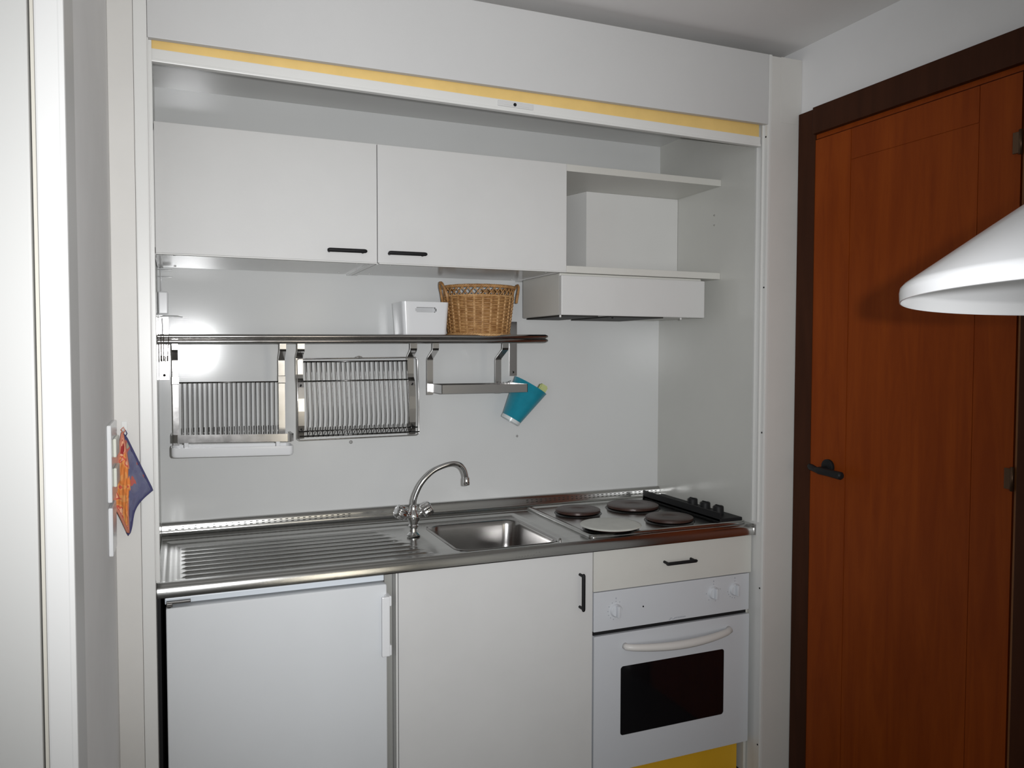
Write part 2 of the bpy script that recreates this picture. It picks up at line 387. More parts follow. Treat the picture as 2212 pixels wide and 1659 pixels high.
# open shelf unit
t = thing('open_shelf_unit', 'open white shelf unit with two boards between cabinet and right alcove side', 'shelf', (1.53, 0.4, Z0))
obj('top_board', B(1.2278, XR-0.001, YU+0.001, YB-0.0005, 2.0640, 2.0862, b=0.0012), CREAM, t)
obj('bottom_board', B(1.2278, XR-0.001, YU+0.001, YB-0.0005, Z0, 1.7585, b=0.0012), CREAM, t)
bm = NB(); box(bm, 1.441, XR-0.001, 0.472, YB-0.0005, 1.7587, 2.0638, b=0.001)
for v in bm.verts:
    if v.co.x < 1.5 and v.co.y > 0.55: v.co.x -= 0.035
obj('duct_cover', bm, WHITE, t, 'boxed-in duct at the back of the shelf')
for z in (1.968, 1.933):
    bm = NB(); lathe(bm, [(0, 0), (0.0035, 0), (0.003, 0.0015), (0, 0.002)], (XR-0.0002, 0.245, z), 10, axisM((-1, 0, 0)))
    prop(obj('shelf_pin', bm, mat('grey_pin', (0.35, 0.35, 0.33), 0.5)), 'tiny grey shelf pin in the right alcove side, ' + ('upper of two' if z > 1.95 else 'lower of two'), 'pin', 'shelf pins')
# slim hood
t = thing('range_hood', 'slim white cooker hood hanging under the open shelf unit above the hob', 'hood', (1.49, 0.36, 1.597))
bm = NB(); box(bm, 1.2085, 1.7655, 0.219, 0.521, 1.5985, 1.7355, b=0.004)
obj('housing', bm, CREAM, t)
obj('front_panel', B(1.2065, 1.7670, 0.200, 0.2185, 1.5975, 1.7265, b=0.003), WHITE2, t)
bm = NB()
for xa, xb in ((1.216, 1.345), (1.395, 1.600)):
    box(bm, xa, xb, 0.205, 0.50, 1.5935, 1.5985, b=0.001)
obj('grease_filter', bm, DARKST, t)
for x, c in ((1.2085, EDGE), (1.403, BLACK), (1.676, EDGE)):
    bm = NB(); lathe(bm, [(0, 0), (0.0035, 0), (0.0035, -0.007), (0, -0.008)], (x, 0.212, 1.5975), 12)
    obj('switch_peg', bm, c, t)

# ------------------------------------------------------------------ steel wall shelf with hanging rail
RT = 0.0115/1.25
def zrail(x): return (x-0.62)*RT
def lift(bm):
    for v in bm.verts: v.co.z += zrail(v.co.x)
    return bm
t = thing('wall_shelf', 'long narrow stainless steel wall shelf with a rounded front rail', 'shelf', (0.625, 0.5, 1.50))
bm = NB(); box(bm, 0.003, 1.243, 0.392, YB-0.003, 1.5235, 1.5255)
obj('shelf_plate', lift(bm), RACK, t)
bm = NB()
for zc in (1.5105, 1.5248):
    tube(bm, [(0.003, 0.386, zc), (0.3, 0.386, zc), (0.6, 0.386, zc), (0.9, 0.386, zc), (1.236, 0.386, zc), (1.245, 0.387, zc)], [0.0072]*4+[0.0072, 0.004], 14)
obj('front_rail', lift(bm), RACK, t, smooth=True, angle=50)
for xa, xb in ((0.0015, 0.0295), (1.188, 1.2175)):
    bm = NB(); strip(bm, [(YB-0.002, 1.388), (YB-0.002, 1.500), (YB-0.002, 1.589)], xa, xb, 0.003)
    strip(bm, [(YB-0.004, 1.516), (0.40, 1.516)], xa+0.003, xb-0.003, 0.004)
    lathe(bm, [(0, 0), (0.0045, 0), (0.003, 0.003), (0, 0.0032)], ((xa+xb)/2, YB-0.0035, 1.402), 12, axisM((0, -1, 0)))
    br = obj('bracket', bm, RACK, t)
    bm = NB(); lathe(bm, [(0, 0), (0.0028, 0), (0.0028, 0.0008), (0, 0.0008)], ((xa+xb)/2, YB-0.0065, 1.402), 12, axisM((0, -1, 0)))
    obj('screw', bm, BLACK, br)

def hanger_path(z_top, bend, y_low, z_low, y_end=None, z_end=None):
    return [(0.3945, z_top+0.004), (0.3945, z_top-0.022), (0.3950, z_top-0.034), (0.3975, z_top-0.040), (y_low-0.003, bend), (y_low, bend-0.006), (y_low, z_low)]
# rack 1: narrow cup drainer with front tray
t = thing('dish_drainer', 'narrow hanging steel dish drainer with upright wires at the left end of the rail', 'dish rack', (0.20, 0.40, 1.20), 'hanging steel dish racks')
for xa, xb in ((0.0400, 0.0560), (0.3435, 0.3625)):
    bm = NB(); strip(bm, hanger_path(1.521+zrail(xa), 1.455, 0.437, 1.196), xa, xb, 0.003)
    hg = obj('hanger', bm, RACK, t)
    bm = NB(); strip(bm, [(0.4335, 1.4015), (0.4325, 1.4005), (0.431, 1.380), (0.4335, 1.3785)], xa-0.001, xb+0.001, 0.002)
    obj('clip', bm, RACK, hg, 'bright folded clip')
for y, z in ((0.437, 1.3835), (0.437, 1.215), (0.36, 1.218)):
    bm = NB(); tube(bm, [(0.057, y, z), (0.343, y, z)], 0.0016, 8)
    obj('cross_wire', bm, WIRE, t)
def cup_wire(x):
    bm = NB(); tube(bm, [(x, 0.437, 1.3835), (x, 0.437, 1.222), (x, 0.433, 1.217), (x, 0.36, 1.216), (x, 0.352, 1.220), (x, 0.349, 1.256)], 0.0014, 6); return bm
w0 = obj('wire', cup_wire(0.068), WIRE, t, smooth=True)
for k in range(1, 20): copy_to(w0, t, (k*0.01385, 0, 0))
bm = NB()
pts = [(0.0385, 0.437), (0.0375, 0.35), (0.043, 0.342), (0.052, 0.339), (0.2, 0.339), (0.358, 0.339), (0.370, 0.342), (0.3765, 0.35), (0.3755, 0.437)]
for (xa, ya), (xb, yb) in zip(pts, pts[1:]):
    vs = [bm.verts.new((xa, ya, 1.233)), bm.verts.new((xb, yb, 1.233-0.0)), bm.verts.new((xb, yb, 1.210)), bm.verts.new((xa, ya, 1.210))]; bm.faces.new(vs)
    vs = [bm.verts.new((xa, ya+0.0018, 1.233)), bm.verts.new((xb, yb+0.0018, 1.233)), bm.verts.new((xb, yb+0.0018, 1.210)), bm.verts.new((xa, ya+0.0018, 1.210))]; bm.faces.new(vs)
bmesh.ops.remove_doubles(bm, verts=bm.verts, dist=0.0002)
def slope(bm):
    for v in bm.verts: v.co.z -= (v.co.x-0.2)*0.026
    return bm
obj('front_band', slope(bm), RACK, t, 'polished steel front band')
obj('band_end', slope(B(0.3605, 0.3615, 0.3375, 0.3395, 1.2095, 1.2335)), EDGE, t)
# white drip tray below it
tr = thing('drip_tray', 'shallow white plastic drip tray below the narrow dish drainer', 'tray', (0.207, 0.4, 1.165))
lo = []
for (dx, z) in ((-0.010, 1.1675), (-0.003, 1.1655), (0.0, 1.171), (0.0, 1.190), (0.0, 1.1935), (-0.003, 1.1935), (-0.004, 1.172), (-0.02, 1.1695)):
    lo.append([(x, y, z - (x-0.2)*0.022) for x, y in rrect(0.0345-dx, 0.3785+dx, 0.358-dx, 0.445+dx, 0.014+dx*0.3, 6)])
bm = NB(); loft(bm, lo, True, True); obj('tray', bm, PLASTIC, tr, smooth=True, angle=40)
for x in (0.075, 0.333):
    obj('lug', B(x-0.006, x+0.006, 0.3685, 0.3725, 1.186, 1.214-(x-0.2)*0.022, b=0.0015), PLASTIC, tr)

# rack 2: plate drainer
t = thing('dish_drainer', 'wide hanging steel plate drainer with curved wires, second along the rail', 'dish rack', (0.59, 0.40, 1.20), 'hanging steel dish racks')
for xa, xb in ((0.3955, 0.4170), (0.7540, 0.7765)):
    bm = NB()
    strip(bm, hanger_path(1.521+zrail(xa), 1.462, 0.437, 1.405)+[(0.4345, 1.392), (0.4225, 1.380), (0.416, 1.365), (0.4120, 1.330), (0.4110, 1.290), (0.4130, 1.245), (0.418, 1.205)], xa+0.001, xb+0.001, 0.003)
    obj('hanger', bm, RACK, t)
    for z in (1.372, 1.234):
        b2 = NB(); lathe(b2, [(0, 0), (0.003, 0), (0.002, 0.0012), (0, 0.0014)], ((xa+xb)/2+0.002, 0.413 if z > 1.3 else 0.4120, z), 10, axisM((0, -1, 0)))
        obj('rivet', b2, BLACK, t)
bm = NB(); fr = [(0.3975, 0.420, 1.449), (0.404, 0.420, 1.4545), (0.59, 0.420, 1.4565), (0.779, 0.420, 1.4590), (0.786, 0.420, 1.453), (0.7855, 0.405, 1.34), (0.7850, 0.402, 1.209), (0.779, 0.402, 1.2035), (0.59, 0.402, 1.2020), (0.404, 0.402, 1.2005), (0.3965, 0.402, 1.206), (0.3970, 0.405, 1.34)]
tube(bm, fr, 0.0017, 8, closed=True)
tube(bm, [(0.582, 0.420, 1.4565), (0.584, 0.420, 1.4605), (0.592, 0.420, 1.4625), (0.600, 0.420, 1.4605), (0.602, 0.420, 1.4565)], 0.0015, 6)
obj('outer_frame', bm, RACK, t, smooth=True)
for xa, xb, y, za, zb in ((0.418, 0.755, 0.432, 1.4450, 1.4475), (0.418, 0.755, 0.428, 1.3835, 1.3860), (0.400, 0.783, 0.409, 1.2275, 1.2285), (0.400, 0.783, 0.390, 1.2140, 1.2150)):
    bm = NB(); tube(bm, [(xa, y, za), (xb, y, zb)], 0.0021, 8)
    obj('cross_wire', bm, WIRE, t, smooth=True)
def plate_wire(x):
    bm = NB(); tube(bm, [(x, 0.432, 1.4465), (x+0.001, 0.430, 1.41), (x+0.003, 0.427, 1.36), (x+0.004, 0.423, 1.31), (x+0.004, 0.418, 1.27), (x+0.002, 0.412, 1.245), (x-0.002, 0.409, 1.2285), (x-0.003, 0.398, 1.217), (x-0.003, 0.386, 1.212), (x+0.001, 0.382, 1.222), (x+0.003, 0.381, 1.242)], 0.0016, 6); return bm
w0 = obj('wire', plate_wire(0.428), WIRE, t, smooth=True)
for k in range(1, 22): copy_to(w0, t, (k*0.01545, 0, k*0.0001))

# hanging spice tray
t = thing('hanging_tray', 'small steel utensil tray hanging at the right of the rail on two bent straps', 'tray', (0.99, 0.40, 1.335))
for xa, xb in ((0.8310, 0.8520), (1.0790, 1.1010)):
    bm = NB(); p = hanger_path(1.521+zrail(xa), 1.455, 0.462, 1.332)
    dx = 0.006; strip(bm, p, xa, xb, 0.003)
    obj('hanger', bm, RACK, t)
bm = NB(); TH = 0.0016
box(bm, 0.8415, 1.1450, 0.330, 0.330+TH, 1.3415, 1.3690); box(bm, 0.8415, 0.8415+TH, 0.330, 0.460, 1.3415, 1.3690)
box(bm, 1.1434, 1.1450, 0.330, 0.460, 1.3415, 1.3690); box(bm, 0.8415, 1.1450, 0.4585, 0.460, 1.3415, 1.3690)
box(bm, 0.8425, 1.1440, 0.331, 0.4595, 1.3415, 1.3430)
obj('tray', bm, RACK, t)
bm = NB()
for k in range(4): tube(bm, [(1.092+k*0.012, 0.45, 1.3435), (1.092+k*0.012, 0.45, 1.372)], 0.0012, 6)
obj('divider_wire', bm, WIRE, t)

# teal beaker hanging tilted behind the end of the tray
ax = Vector((0.066, -0.010, 0.112)).normalized()
bot = Vector((1.156, 0.500, 1.238))
Mx = axisM(ax)
t = thing('beaker', 'teal plastic beaker hanging tilted at the end of the small steel tray', 'beaker', bot)
bm = NB(); H = 0.137
lathe(bm, [(0, 0), (0.034, 0), (0.037, 0.002), (0.0655, H), (0.0665, H+0.001), (0.0640, H+0.001), (0.035, 0.005), (0, 0.005)], bot, 40, Mx)
obj('cup', bm, TEAL, t, smooth=True, angle=60)
bm = NB(); lathe(bm, [(0.0335, -0.010), (0.0365, -0.010), (0.0375, 0.002), (0.0335, 0.002), (0.0335, -0.010)], bot, 40, Mx)
obj('foot_ring', bm, mat('clear_foot', (0.62, 0.66, 0.66), 0.2), t, 'pale translucent foot ring', smooth=True, angle=60)
bm = NB(); tube(bm, [Vector((1.135, 0.455, 1.3755)), Vector((1.128, 0.462, 1.372)), Vector((1.126, 0.462, 1.350)), Vector((1.131, 0.462, 1.346))], 0.0014, 6)
obj('hook', bm, WIRE, t)
c = bot + ax*(H-0.006) + Vector((0.040, -0.012, -0.014))
bm = NB(); t2 = bmesh.new(); bmesh.ops.create_cube(t2, size=1)
for v in t2.verts: v.co = Vector((v.co.x*0.024, v.co.y*0.030, v.co.z*0.050))
bmesh.ops.bevel(t2, geom=list(t2.edges), offset=0.004, segments=2, affect='EDGES')
merge(bm, t2, Matrix.Translation(c) @ Mx)
prop(obj('sponge', bm, SPONGE), 'pale green sponge sticking out of the teal beaker', 'sponge')

# ------------------------------------------------------------------ things standing on the steel shelf
zs = lambda x: 1.5256 + zrail(x)
# white plastic bin
t = thing('storage_bin', 'white plastic storage bin with a slot handle, beside the wicker basket', 'bin', (0.815, 0.49, zs(0.815)))
z0 = zs(0.815); zt = 1.6425
def binloop(off, z, tt): # tt 0..1 from bottom to top
    sp = 0.007*tt
    return [(x, y, z) for x, y in rrect(0.742-sp+off, 0.891+sp-off, 0.428-sp+off, 0.560+sp-off, 0.016, 6)]
hx0, hx1, hz0, hz1 = 0.780, 0.853, 1.6075, 1.6245
# sides with a real slot in the front: loft made of vertical bands, then the slot cut by skipping faces
lvl = [z0+0.0006, z0+0.004, z0+0.03, 1.59, hz0, hz0+0.004, hz1-0.004, hz1, 1.634, zt]
def side_points(off, tt):
    sp = 0.007*tt; x0, x1, y0, y1 = 0.742-sp+off, 0.891+sp-off, 0.428-sp+off, 0.560+sp-off; r = 0.014
    P = []
    for xx in (x0+r, hx0-0.006, hx0, hx0+0.004, hx1-0.004, hx1, x1-r): P.append((xx, y0))
    for cx_, cy_, a0 in ((x1-r, y0+r, 270), (x1-r, y1-r, 0), (x0+r, y1-r, 90), (x0+r, y0+r, 180)):
        for k in range(7): 
            a = math.radians(a0+90*k/6); q = (cx_+r*math.cos(a), cy_+r*math.sin(a))
            if (k == 0 and a0 == 270) or (k == 6 and a0 == 180): continue
            P.append(q)
    return P
bm = NB()
for off in (0.0, 0.0022):
    rings = []
    for z in lvl:
        tt = (z-z0)/(zt-z0); rings.append([bm.verts.new((x, y, z)) for x, y in side_points(off + (0.004 if z < z0+0.001 else 0), tt)])
    n = len(rings[0])
    for i in range(len(lvl)-1):
        for k in range(n):
            if 4 <= i <= 6 and 2 <= k <= 4 and not ((i in (4, 6)) and k in (2, 4)): continue
            f = bm.faces.new((rings[i][k], rings[i][(k+1) % n], rings[i+1][(k+1) % n], rings[i+1][k])); f.smooth = True
    if off == 0: outer = rings
    else: inner = rings
for k in range(n):
    bm.faces.new((outer[-1][k], outer[-1][(k+1) % n], inner[-1][(k+1) % n], inner[-1][k]))
bm.faces.new(outer[0]); bm.faces.new(inner[0])
path = [(4, 3), (4, 4), (5, 4), (5, 5), (6, 5), (7, 5)]
loop = [(4, 3), (4, 4), (5, 4), (5, 5), (6, 5), (6, 4), (7, 4), (7, 3), (6, 3), (6, 2), (5, 2), (5, 3)]
for (i, k), (j, l) in zip(loop, loop[1:]+loop[:1]):
    try: bm.faces.new((outer[i][k], outer[j][l], inner[j][l], inner[i][k]))
    except ValueError: pass
obj('tub', bm, PLASTIC, t, smooth=True, angle=35)

# wicker basket
bc = Vector((1.027, 0.488, zs(1.027)))
t = thing('wicker_basket', 'brown wicker basket with two loop handles on the steel shelf', 'basket', bc)
def rad(h): return 0.103 + (0.124-0.103)*(h/0.175)
NS = 26; bm = NB()
for j in range(21):
    h = 0.014 + j*0.00585; pts = []
    for k in range(NS*4):
        a = 2*PI*k/(NS*4); wv = 0.0028*math.sin(a*NS/2*1.0*2/2 + (PI if j % 2 else 0))
        rr = rad(h) + wv
        pts.append(bc + Vector((rr*math.cos(a), rr*math.sin(a), h + 0.0008*math.sin(3*a+j))))
    tube(bm, pts, 0.0031, 5, closed=True)
# solid weave backing so the wall reads dense
lathe(bm, [(rad(0.012)-0.001, 0.010), (rad(0.135)-0.001, 0.135), (rad(0.135)-0.003, 0.135), (rad(0.012)-0.003, 0.010)], bc, 60)
obj('weave', bm, WICK, t, smooth=True)
bm = NB()
for k in range(NS):
    a = 2*PI*(k+0.5)/NS
    for da in (-0.014, 0.014):
        tube(bm, [bc + Vector(((rad(h)+0.0026)*math.cos(a+da), (rad(h)+0.0026)*math.sin(a+da), h)) for h in (0.01, 0.05, 0.10, 0.137)], 0.0022, 5)
obj('stakes', bm, WICK2, t, 'pale vertical stakes', smooth=True)
bm = NB(); NL = 34
for k in range(NL):
    for s in (1, -1):
        P = []
        for i in range(6):
            f = i/5; h = 0.138 + 0.028*f; a = 2*PI*(k + s*f*1.1)/NL
            P.append(bc + Vector(((rad(h)+0.001*s)*math.cos(a), (rad(h)+0.001*s)*math.sin(a), h)))
        tube(bm, P, 0.0021, 5)
obj('open_lattice', bm, WICK, t, smooth=True)
def braid(h, rr, amp, rt_, turns, mi_, nm, m):
    bm = NB()
    for ph in (0, 2*PI/3, 4*PI/3):
        P = []
        for k in range(180):
            a = 2*PI*k/180
            P.append(bc + Vector(((rr+amp*math.cos(a*turns+ph))*math.cos(a), (rr+amp*math.cos(a*turns+ph))*math.sin(a), h+amp*math.sin(a*turns+ph))))
        tube(bm, P, rt_, 6, closed=True)
    return obj(nm, bm, m, t, smooth=True)
braid(0.1695, rad(0.17), 0.0030, 0.0034, 30, 0, 'rim', WICK)
braid(0.1375, rad(0.1375)+0.001, 0.0018, 0.0022, 30, 0, 'waist_band', WICK2)
braid(0.0062, 0.109, 0.0022, 0.0034, 24, 0, 'foot_band', WICK2)
bm = NB(); lathe(bm, [(0, 0.006), (0.105, 0.006), (0.105, 0.009), (0, 0.009)], bc, 40); obj('base', bm, WICK, t)
for s in (1, -1):
    bm = NB()
    for off in (0, 1):
        P = []
        for i in range(15):
            f = i/14; a = PI*f; yy = -0.030*math.cos(a)
            P.append(bc + Vector((s*(rad(0.15)+0.004+0.017*math.sin(a)+off*0.0015), yy*(1-0.0)-0.010, 0.118 + 0.065*math.sin(a)**0.7 + 0.002*math.sin(f*20+off*PI))))
        tube(bm, P, 0.0040, 7)
    obj('handle', bm, WICK, t, smooth=True)

# socket with cable at the left end, under the wall cabinet
t = thing('wall_socket', 'white wall socket with plug and cable beside the left alcove side', 'socket', (0.022, YB, 1.585))
bm = NB(); box(bm, 0.0015, 0.030, YB-0.034, YB-0.0005, 1.592, 1.662, b=0.004)
obj('housing', bm, PLASTIC, t)
bm = NB(); lathe(bm, [(0, 0), (0.034, 0), (0.035, 0.002), (0.02, 0.006), (0, 0.006)], (0.0365, YB-0.037, 1.582), 28)
obj('rosette', bm, PLASTIC, t, smooth=True, angle=40)
bm = NB(); tube(bm, [(0.010, YB-0.03, 1.66), (0.011, YB-0.034, 1.70), (0.010, YB-0.033, 1.735)], 0.0022, 8)
obj('cable', bm, PLASTIC, t, smooth=True)
bm = NB(); tube(bm, [(0.012, YB-0.03, 1.58), (0.013, YB-0.03, 1.55), (0.012, YB-0.03, 1.528)], 0.0018, 8)
obj('cable', bm, PLASTIC, t, smooth=True)
for z in (1.728, 1.706):
    bm = NB(); lathe(bm, [(0, 0), (0.020, 0.001), (0.021, 0.002), (0.006, 0.004), (0, 0.0045)], (0.0225, YB-0.034, z), 24)
    obj('cable_collar', bm, PLASTIC, t, smooth=True)
# hooks below the left end of the rail
hk = None
for i, x in enumerate((0.0115, 0.0185, 0.0275)):
    if hk is None:
        bm = NB(); tube(bm, [(x, 0.3955, 1.498), (x, 0.397, 1.512), (x, 0.386, 1.5265), (x, 0.3755, 1.515), (x, 0.3755, 1.49), (x, 0.376, 1.462), (x+0.0003, 0.372, 1.4525), (x+0.0005, 0.362, 1.4495), (x+0.0005, 0.357, 1.456), (x+0.0005, 0.357, 1.464)], [0.0013]*6+[0.0022]*4, 8)
        hk = obj('rail_hook', bm, mat('dark_hook_metal', (0.13, 0.11, 0.10), 0.35, 0.8), smooth=True); o = hk
    else:
        o = hk.copy(); COL.objects.link(o); o.location.x = hk.location.x + (x-0.0115)
        if i == 2: o.rotation_euler = (0, math.radians(4), 0)
    prop(o, ['dark metal hook on the rail, nearest the left alcove side', 'dark metal hook on the rail, middle of three close together', 'dark metal hook on the rail, tilted one nearest the drainer strap'][i], 'hook', 'hooks on the rail')

# ------------------------------------------------------------------ steel worktop
WX0, WX1 = 0.0015, 1.8370
t = thing('steel_worktop', 'stainless steel worktop with ribbed drainer and sink across the whole kitchenette', 'worktop', (0.92, 0.3, 0.86))
DX0, DX1, DY0, DY1 = 0.030, 0.765, 0.030, 0.505
SX0, SX1, SY0, SY1 = 0.803, 1.128, 0.043, 0.400
def sstep(a, b, x):
    if x <= a: return 0.0
    if x >= b: return 1.0
    q = (x-a)/(b-a); return q*q*(3-2*q)
def hgt(x, y):
    # raised rim, recessed drainer, ribs
    inx = sstep(0.016, 0.030, x)*(1-sstep(1.140, 1.158, x)); iny = sstep(0.020, 0.030, y)*(1-sstep(0.468, 0.482, y))
    h = -0.004*inx*iny
    inx2 = sstep(0.044, 0.056, x)*(1-sstep(0.728, 0.760, x)); iny2 = sstep(0.046, 0.054, y)*(1-sstep(0.420, 0.440, y))
    h -= 0.0022*inx2*iny2
    if 0.052 < y < 0.432:
        end = 0.735 - 0.9*abs(y-0.06)*0.25
        ix = sstep(0.060, 0.070, x)*(1-sstep(end-0.03, end, x))
        ph = ((y-0.074) / 0.0445); d = abs(ph-round(ph))*0.0445
        h += 0.0046*math.exp(-(d/0.0048)**2)*ix*(1 if -0.3 < ph < 7.6 else 0)
    # bevelled joint line between drainer and sink ledge
    h += 0.0012*math.exp(-((y-0.512)/0.006)**2)
    return h
xs = [WX0 + (WX1-WX0)*i/360 for i in range(361)]
ys = [0.0125 + (0.566-0.0125)*i/200 for i in range(201)]
me_v = []; me_f = []
front = [(0.030, 0.8645), (0.002, 0.8645)] + [(0.0002 + 0.0105*(0.62*(k/12)**2.0 + 0.38*(k/12)**7), 0.8650 + 0.0322*k/12) for k in range(13)] + [(0.0113, 0.8990), (0.0119, 0.8997)]
rear = []
for k in range(1, 7):
    a = math.radians(15*k); rear.append((0.566+0.010*math.sin(a), 0.9+0.010*(1-math.cos(a))))
up_prof = [(0.5775, 0.914), (0.5795, 0.924), (0.5815, 0.9340), (0.5840, 0.9365), (0.5970, 0.9368)]
top_n = len(front)+len(ys)+len(rear)
bm = NB(); grid = []
for x in xs:
    col = [bm.verts.new((x, y, z)) for y, z in front] + [bm.verts.new((x, y, 0.9 + hgt(x, y))) for y in ys] + [bm.verts.new((x, y, z)) for y, z in rear]
    grid.append(col)
for i in range(len(xs)-1):
    xm = (xs[i]+xs[i+1])/2
    for j in range(top_n-1):
        jy = j - len(front)
        if 0 <= jy < len(ys)-1:
            ym = (ys[jy]+ys[jy+1])/2
            if SX0+0.004 < xm < SX1-0.004 and SY0+0.004 < ym < SY1-0.004: continue
        f = bm.faces.new((grid[i][j], grid[i+1][j], grid[i+1][j+1], grid[i][j+1])); f.smooth = True
obj('top', bm, STEEL, t, smooth=True)
# upstand with pairs of slots
bm = NB(); L0 = []
pr = [rear[-1]] + up_prof
for x in (WX0, WX1): L0.append([bm.verts.new((x, y, z)) for y, z in pr])
for k in range(len(pr)-1):
    f = bm.faces.new((L0[0][k], L0[1][k], L0[1][k+1], L0[0][k+1])); f.smooth = True
f = bm.faces.new([bm.verts.new(p) for p in ((WX1, 0.597, 0.9368), (WX1, 0.584, 0.9365), (WX1, 0.5775, 0.914), (WX1, 0.560, 0.900), (WX1, 0.597, 0.900))])
for xa, xb in ((0.020, 0.585), (1.250, 1.815)):
    n = int((xb-xa)/0.0188)
    for k in range(n+1):
        x = xa + k*0.0188
        for z in (0.9155, 0.9225):
            y = 0.5775 + (z-0.914)*0.2
            box(bm, x, x+0.0085, y-0.0007, y+0.0008, z-0.0012, z+0.0012, mi=1)
obj('upstand', bm, [STEEL, DARKST], t, smooth=True, angle=60)
bm = NB(); box(bm, WX1-0.006, WX1+0.0008, -0.0008, 0.010, 0.8640, 0.9008, b=0.001)
obj('end_cap', bm, RACK, t)
# faint scratched marks on the front edge
bm = NB(); random.seed(3)
for k in range(9):
    x = 0.962+k*0.0095; z = 0.871 + 0.0006*k + (0.004 if k > 6 else 0)
    tube(bm, [(x, -0.0002, z), (x+0.002, -0.0002, z+0.003+0.003*random.random()), (x+0.004, -0.0002, z+0.001)], 0.00022, 4)
obj('scratched_marks', bm, mat('scratch', (0.35, 0.34, 0.32), 0.5, 0.6), t)
# bowl
lo = []
for off, z, r in ((-0.006, 0.8965, 0.050), (-0.004, 0.8982, 0.050), (0.0, 0.8978, 0.050), (0.004, 0.893, 0.048), (0.007, 0.88, 0.047), (0.012, 0.82, 0.046), (0.018, 0.775, 0.046), (0.030, 0.757, 0.045), (0.055, 0.752, 0.04), (0.12, 0.750, 0.03)):
    lo.append([(x, y, z) for x, y in rrect(SX0+off, SX1-off, SY0+off, SY1-off, max(0.01, r-off*0.2), 8)])
bm = NB(); loft(bm, lo, False, True)
bw = obj('sink_bowl', bm, STEELB, t, smooth=True, angle=70)
bm = NB()
for k in range(5): box(bm, 0.8155, 0.8175, 0.245+k*0.009, 0.249+k*0.009, 0.858, 0.876, b=0.0008)
obj('overflow_slot', bm, DARKST, bw)
bm = NB(); lathe(bm, [(0, 0), (0.03, 0), (0.034, 0.002), (0.034, 0.003), (0.02, 0.0015), (0, 0.0015)], ((SX0+SX1)/2, 0.23, 0.7502), 30)
obj('drain_plug', bm, CHROME, bw, smooth=True, angle=40)
bm = NB(); lathe(bm, [(0, 0), (0.004, 0), (0.004, 0.008), (0.001, 0.010), (0, 0.010)], (1.131, 0.050, 0.8965), 14)
obj('rim_stud', bm, CHROME, t, smooth=True, angle=40)

# ------------------------------------------------------------------ tap
FX, FY = 0.735, 0.292
t = thing('sink_tap', 'chrome swan-neck tap with two ribbed knobs behind the drainer', 'tap', (FX, FY, 0.897))
bm = NB(); lathe(bm, [(0, 0), (0.021, 0), (0.022, 0.004), (0.017, 0.008), (0.0125, 0.012), (0.0115, 0.022), (0.015, 0.026), (0.016, 0.032), (0.013, 0.036), (0.014, 0.042), (0.019, 0.050), (0.021, 0.060), (0.018, 0.072), (0.013, 0.080), (0.0115, 0.086), (0.0115, 0.094), (0.009, 0.097), (0, 0.097)], (FX, FY, 0.897), 32)
for s in (1, -1):
    d = Vector((s*0.88, -0.12 if s > 0 else -0.20, 0.50 if s > 0 else 0.42)).normalized()
    lathe(bm, [(0.012, 0.005), (0.011, 0.022), (0.009, 0.024), (0.009, 0.034)], (FX, FY, 0.955), 20, axisM(d))
obj('body', bm, CHROME, t, smooth=True, angle=40)
sp = [(0.7355, 0.990), (0.7385, 1.013), (0.7470, 1.036), (0.7600, 1.060), (0.7790, 1.082), (0.8020, 1.100), (0.8300, 1.1120), (0.8560, 1.1185), (0.8740, 1.1185), (0.8880, 1.1130), (0.8985, 1.1020), (0.9045, 1.088), (0.9075, 1.073)]
bm = NB(); pts = []
import itertools
def cr(P, n=5):
    out = []
    for i in range(len(P)-1):
        p0, p1, p2, p3 = P[max(i-1, 0)], P[i], P[i+1], P[min(i+2, len(P)-1)]
        for k in range(n):
            u = k/n
            out.append(tuple(0.5*((2*b) + (-a+c)*u + (2*a-5*b+4*c-d)*u*u + (-a+3*b-3*c+d)*u**3) for a, b, c, d in zip(p0, p1, p2, p3)))
    out.append(P[-1]); return out
P3 = [(x, FY-0.010*(x-0.7355)/0.172, z) for x, z in sp]
tube(bm, cr([Vector(p)[:] for p in P3]), 0.0080, 16)
tube(bm, [(0.7355, FY, 0.978), (0.7355, FY, 0.992)], 0.0105, 16)
so = obj('spout', bm, CHROME, t, smooth=True)
bm = NB(); lathe(bm, [(0, 0.026), (0.0085, 0.026), (0.0108, 0.023), (0.0108, 0.003), (0.0098, 0.0), (0.007, 0.0), (0.007, 0.005), (0, 0.005)], (0.9082, FY-0.010, 1.0475), 24)
obj('nozzle', bm, CHROME, so, smooth=True, angle=40)
for s in (1, -1):
    d = Vector((s*0.88, -0.12 if s > 0 else -0.20, 0.50 if s > 0 else 0.42)).normalized(); M = axisM(d)
    cpt = Vector((FX, FY, 0.955)) + d*0.030
    bm = NB(); rings = []
    for rr, z in ((0.008, 0), (0.020, 0.002), (0.0235, 0.008), (0.0225, 0.030), (0.0190, 0.035), (0.006, 0.036)):
        ring = []
        for k in range(64):
            a = 2*PI*k/64; q = rr*(1 - 0.13*(0.5+0.5*math.cos(a*8)) if 0.010 < rr else 1)
            ring.append((q*math.cos(a), q*math.sin(a), z))
        rings.append([tuple((Matrix.Translation(cpt) @ M) @ Vector(p)) for p in ring])
    loft(bm, rings, True, True)
    obj('knob', bm, CHROME, t, 'ribbed chrome knob', smooth=True, angle=60)

